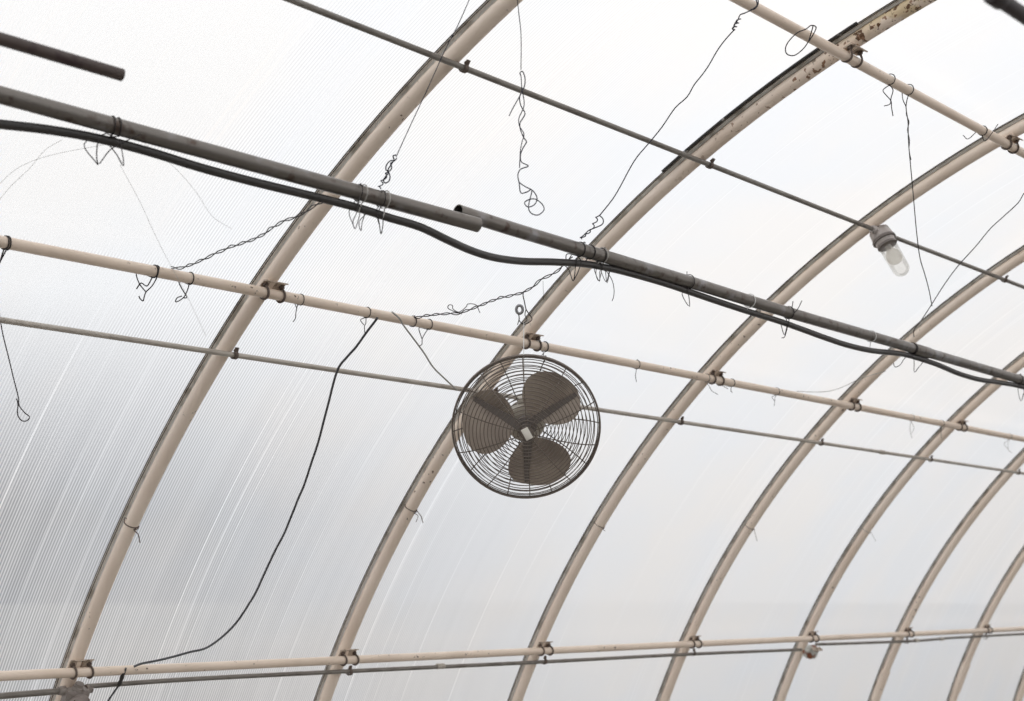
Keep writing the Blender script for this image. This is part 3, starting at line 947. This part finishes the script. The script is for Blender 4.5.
ptie(982, [[(976, 132), (968, 139), (963, 135)], [(985, 141), (992, 133), (998, 124)]], 'wire tie left of the clamp on the jar lamp rib at the top purlin', nm='top', wr=.0013, turns=1.4)
wire('slanting_wire', [mid_pt(1062, 'top') - Vector((0, .019, .0)), mid_pt(1061, 'top') + DOWN * .02] + P([(1030, 188), (1018, 203), (1004, 216), (990, 229), (976, 246), (958, 266), (944, 285), (930, 307), (920, 322), (914, 330), (914, 337)], lambda x: 5.75 - (x - 914) * .0045), .0015, m_wire, 'thin slanting wire from the right edge down to the pipe coupling')
wire('slanting_wire', [mid_pt(797) - Vector((0, 0, .0)) + DOWN * -.02] + P([(815, 392), (830, 391), (845, 386), (857, 380), (872, 375), (886, 371)], 6.55), .0012, m_wire_pale, 'pale thin wire rising right from the purlin towards the third arched bay')

# ties round the ribs
for j, (px, py), tl in ((1, (128, 525), [[(134, 530), (138, 534), (140, 543)], [(126, 518), (124, 520)]]), (2, (411, 509), [[(417, 511), (421, 516), (423, 523)], [(418, 516), (416, 522)]]),
                        (3, (600, 526), [[(603, 529), (605, 531)]]), (4, (752, 528), [[(755, 533), (757, 541)]]), (5, (871, 531), [[(873, 536), (876, 541)]])):
    th_b = min([.3 + .001 * i for i in range(900)], key=lambda t: (pix(arch(rib_x(j), R, t))[1] - py) ** 2)
    c = arch(rib_x(j), R, th_b); ex_, et_, er_ = frame_at(rib_x(j), th_b)
    g = Geo(); lp = [p for p in loop_pts(c, et_, RIB_R + .0015, 1.15, -er_, pitch=.008)]
    lp = [p - er_ * .0 for p in lp]
    g.tube(smooth_path(lp + [at(x, y, depth_of(c) - .02) for x, y in tl[0]], 3), .0015 if j < 3 else .0012, 6)
    if len(tl) > 1: g.tube(smooth_path([lp[0]] + [at(x, y, depth_of(c) - .02) for x, y in tl[1]], 3), .0012, 6)
    tag(g.obj('wire_tie', m_ubolt if j < 5 else m_wire_pale), 'rusty wire tie round the %s, above its foot' % NTH[j], 'wire tie', 'wire ties round the ribs')

# drop cord and slanting grey wire
rc = lambda px, py: on_shell(px, py, R - .05)
top = mid_pt(376)
cordpx = [(377, 318), (376, 320), (366, 333), (356, 347), (347, 357), (339, 367), (334, 381), (329, 401), (324, 420), (318, 443), (311, 464), (304.5, 484), (297.7, 500), (291, 517), (284, 533.7), (276, 549), (269, 563.7), (262, 579), (256, 592), (247, 607), (236, 623), (222, 637), (206, 648), (190, 652), (172, 657), (155, 661), (142, 663.5), (134, 666.5)]
g = Geo().tube(smooth_path([on_shell(x, y, R - .075 if y < 400 or y > 640 else R - .055) for x, y in cordpx], 5), .0042, 10)
tag(g.obj('drop_cord', m_cord), 'dark electric cord drooping from the mid purlin to the lowest purlin', 'cord')
g = Geo().tube(smooth_path([on_shell(x, y, R - .055) for x, y in [(126, 668), (122, 680), (117, 688), (110, 698), (102, 712)]], 5), .0036, 10)
o = g.obj('cord_end', m_cord); tag(o, 'dark cord end below the lowest purlin, tied to the conduit', 'cord')
g = Geo().tube(smooth_path([on_shell(x, y, R - .057) for x, y in [(123.5, 673), (121, 680), (118.5, 686)]], 4), [.0050, .0065, .0080, .0080, .0060, .0075, .0085, .0075, .0050], 10)
g.obj('tape_wrap', m_hose, o)
wire('grey_wire', [on_shell(x, y, R - .07) for x, y in [(392, 312), (399, 318), (404, 326), (413, 338), (424, 353), (433, 367), (444, 378), (457, 390)]], .0032, m_wire_pale, 'stiff grey wire slanting from the mid purlin to the conduit left of the fan')
# fine threads
for pts, lab in (([(-5, 188), (15, 170), (35, 160), (60, 153), (92, 147), (112, 143)], 'fine thread below the hose at the left edge, upper of two'),
                 ([(-5, 205), (12, 185), (30, 168), (45, 150), (62, 140)], 'fine thread below the hose at the left edge, steeper of two'),
                  ([(120, 165), (140, 202), (160, 245), (185, 292), (206, 336)], 'faint long thread falling from the left pipe tie across the purlin gap'),
                  ([(128, 128), (150, 148), (175, 168), (196, 192), (212, 216), (232, 229)], 'faint curved thread below the hose left of the nearest rib')):
    wire('fine_thread', P(pts, 3.5), .0005, m_thread, lab, 'thread')

# ------------------------------------------------------------------ the fan
FC = at(526.2, 427.2, 4.60)
v = (CAM - FC).normalized()
sd = (DOWN - v * DOWN.dot(v)).normalized(); sr = (RIGHT - v * RIGHT.dot(v)).normalized()
fz = (v * cos(radians(16)) + sd * sin(radians(16)) + sr * .03).normalized()
fx = (sr - fz * sr.dot(fz)).normalized(); fy = fz.cross(fx).normalized()
FR = .2405


def fp(x, y, z=0.0): return FC + fx * x + fy * y + fz * z


fan = empty('cage_fan', FC)
tag(fan, 'round wire cage fan with three broad blades hanging below the purlin', 'fan')


def grille(name, zmax, nrings, nspokes, phase, rin, wr, powr, parent):
    zf = lambda r_: zmax * (1 - (r_ / FR) ** powr)
    g = Geo()
    for i in range(nrings):
        r_ = rin + (FR - .006 - rin) * i / (nrings - 1)
        g.tube([fp(r_ * cos(a), r_ * sin(a), zf(r_)) for a in [2 * pi * k / 64 for k in range(64)]], wr, 6, closed=True)
    for s in range(nspokes):
        a0 = phase + 2 * pi * s / nspokes
        g.tube([fp(r_ * cos(a0), r_ * sin(a0), zf(r_) - math.copysign(wr * 1.6, zmax)) for r_ in [rin * .6 + (FR - rin * .6) * k / 14 for k in range(15)]], wr * 1.45, 6)
    return g.obj(name, m_fan, parent)


grille('front_grille', .072, 18, 10, radians(93), .030, .00125, 3.2, fan)
grille('rear_grille', -.085, 16, 10, radians(75), .055, .00125, 3.6, fan)
g = Geo()
g.tube([fp(FR * cos(a), FR * sin(a), .004) for a in [2 * pi * k / 96 for k in range(96)]], .0034, 8, closed=True)
g.tube([fp(FR * cos(a), FR * sin(a), -.006) for a in [2 * pi * k / 96 for k in range(96)]], .0030, 8, closed=True)
g.obj('outer_ring', m_fan, fan)
g = Geo().lathe(fp(0, 0, .066), fz, [(0, .020), (.004, .023), (.008, .022), (.010, .015)], 28)
badge = g.obj('centre_cap', m_fan, fan)
ca_, sa_ = cos(radians(28)), sin(radians(28))
bx_, by_ = fx * ca_ - fy * (-sa_) * -1, None
bx_ = (fx * cos(radians(-62)) * 0 + (fx * ca_ + fy * sa_))
by_ = fz.cross(bx_)
Geo().box(fp(0, 0, .078), bx_, by_, fz, .024, .040, .003, .001).obj('badge', m_plate, badge)
# motor and hub
g = Geo().lathe(fp(0, 0, -.035), -fz, [(0, .040), (.006, .060), (.016, .064), (.075, .064), (.088, .056), (.094, .030)], 36)
mo = g.obj('motor', m_motor, fan)
Geo().box(fp(0, .055, -.085), fx, fy, fz, .05, .05, .06, .008).obj('motor_bracket', m_motor, mo)
g = Geo().lathe(fp(0, 0, -.038), fz, [(0, .012), (.010, .012), (.012, .034), (.018, .036), (.024, .030), (.026, .016), (.046, .014), (.048, .008)], 28)
hub = g.obj('hub', m_ring, fan)
for kk, ang in enumerate((51, 170, 289)):
    a0 = radians(ang)
    er_ = fx * cos(a0) + fy * sin(a0); et_ = fz.cross(er_)
    # blade surface: radial u in [-1,1], tangential w in [-1,1]
    def bp(rr, ss, off=0.0):
        tw = radians(30) - radians(9) * (rr - .06) / .14
        sag = .012 * (1 - (ss / .11) ** 2)
        z = -.015 + ss * math.tan(tw) * .85 + sag + off
        fold = -.040 * rr / .12 - ss         # the trailing third is pressed forward again
        if fold > 0: z += fold * .95
        return FC + er_ * rr + et_ * ss + fz * z
    nu, nv = 40, 22; top_, bot_, fs = [], [], []
    rows = []
    for i in range(nv + 1):
        q = i / nv                      # 0 centre .. 1 rim
        for k in range(nu * 2):
            a = 2 * pi * k / (nu * 2)
            rx = .082 * (1 + .03 * cos(2 * a)); ry = .104 * (1 + .10 * cos(a))
            p = (.124 + rx * q * cos(a), ry * q * sin(a))
            rows.append(p)
    n2 = nu * 2
    vs = [bp(*p) for p in rows] + [bp(p[0], p[1], -.0016) for p in rows]
    o2 = len(rows)
    for i in range(nv):
        for k in range(n2):
            a_, b_ = i * n2 + k, i * n2 + (k + 1) % n2
            fs.append([a_, b_, b_ + n2, a_ + n2]); fs.append([o2 + a_, o2 + a_ + n2, o2 + b_ + n2, o2 + b_])
    for k in range(n2):
        a_, b_ = nv * n2 + k, nv * n2 + (k + 1) % n2
        fs.append([a_, b_, o2 + b_, o2 + a_])
    bl = mesh_obj('blade', vs, fs, m_blade, fan)
    # spider arm and its shadow band, built as one dark riveted strip
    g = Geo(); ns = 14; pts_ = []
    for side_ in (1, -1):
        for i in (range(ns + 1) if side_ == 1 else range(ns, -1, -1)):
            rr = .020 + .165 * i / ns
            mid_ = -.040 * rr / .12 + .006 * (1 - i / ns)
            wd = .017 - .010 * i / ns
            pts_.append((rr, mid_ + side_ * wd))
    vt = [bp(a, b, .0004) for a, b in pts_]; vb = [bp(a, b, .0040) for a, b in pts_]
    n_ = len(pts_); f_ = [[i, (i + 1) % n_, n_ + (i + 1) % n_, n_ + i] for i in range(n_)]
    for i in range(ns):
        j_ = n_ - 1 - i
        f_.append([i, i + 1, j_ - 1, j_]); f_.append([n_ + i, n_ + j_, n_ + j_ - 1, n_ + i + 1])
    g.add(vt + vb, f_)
    for rr in (.075, .105, .135):
        g.lathe(bp(rr, -.040 * rr / .12 + .004, .0036), fz, [(0, .0042), (.002, .0036), (.003, .0015)], 10)
    g.obj('arm_shadow_strip', m_ring, bl)

# chrome ring and the wires that hold the fan
dw = 4.66
g = Geo()
rc_ = at(519.5, 309.5, dw)
pth = [rc_ + RIGHT * (.0105 * cos(a)) + DOWN * (.0135 * sin(a)) for a in [2 * pi * k / 24 for k in range(24)]]
g.tube(pth, .0050, 10, closed=True)
o = g.obj('hook_ring', m_chrome); tag(o, 'small bright metal ring hanging above the fan', 'ring')
g = Geo()
g.tube(smooth_path(P([(524, 291), (523, 295), (524.5, 302), (526, 309), (529, 314), (532, 319), (528, 323), (523.5, 324), (519.5, 321), (519, 316), (518, 313.5)], dw), 5), .0016, 6)
g.tube(smooth_path(P([(526, 309), (525, 315), (527, 320), (522, 324.5)], dw - .004), 5), .0014, 6)
g.tube(smooth_path(P([(519.5, 318), (517.5, 325)], dw), 5), .0013, 6)
tag(g.obj('hook_wire', m_wire), 'bent dark wire hook between twisted wire and bright ring above the fan', 'wire')
g = Geo().tube([at(523.8, 322, dw), fp(-.008, FR, 0), fp(-.004, .10, -.085)], .0012, 6)
tag(g.obj('fan_hanger', m_white), 'white vertical wire from the hook down into the fan cage', 'wire')
cA = mid_pt(544)
g = Geo()
g.tube(smooth_path(loop_pts(cA, EX, PUR_R + .0025, 1.0, DOWN), 3), .0020, 8)
g.tube(smooth_path([cA + DOWN * .022, at(543.5, 356, 4.85), fp(.065, FR - .006, -.012), fp(.060, FR - .035, -.05)], 5), .0012, 6)
g.tube(smooth_path([cA + DOWN * .022, at(541, 357, 4.85), fp(.052, FR - .012, -.014)], 5), .0012, 6)
tag(g.obj('fan_hanger', m_wire), 'dark wire loop tying the fan top to the purlin clamp', 'wire')
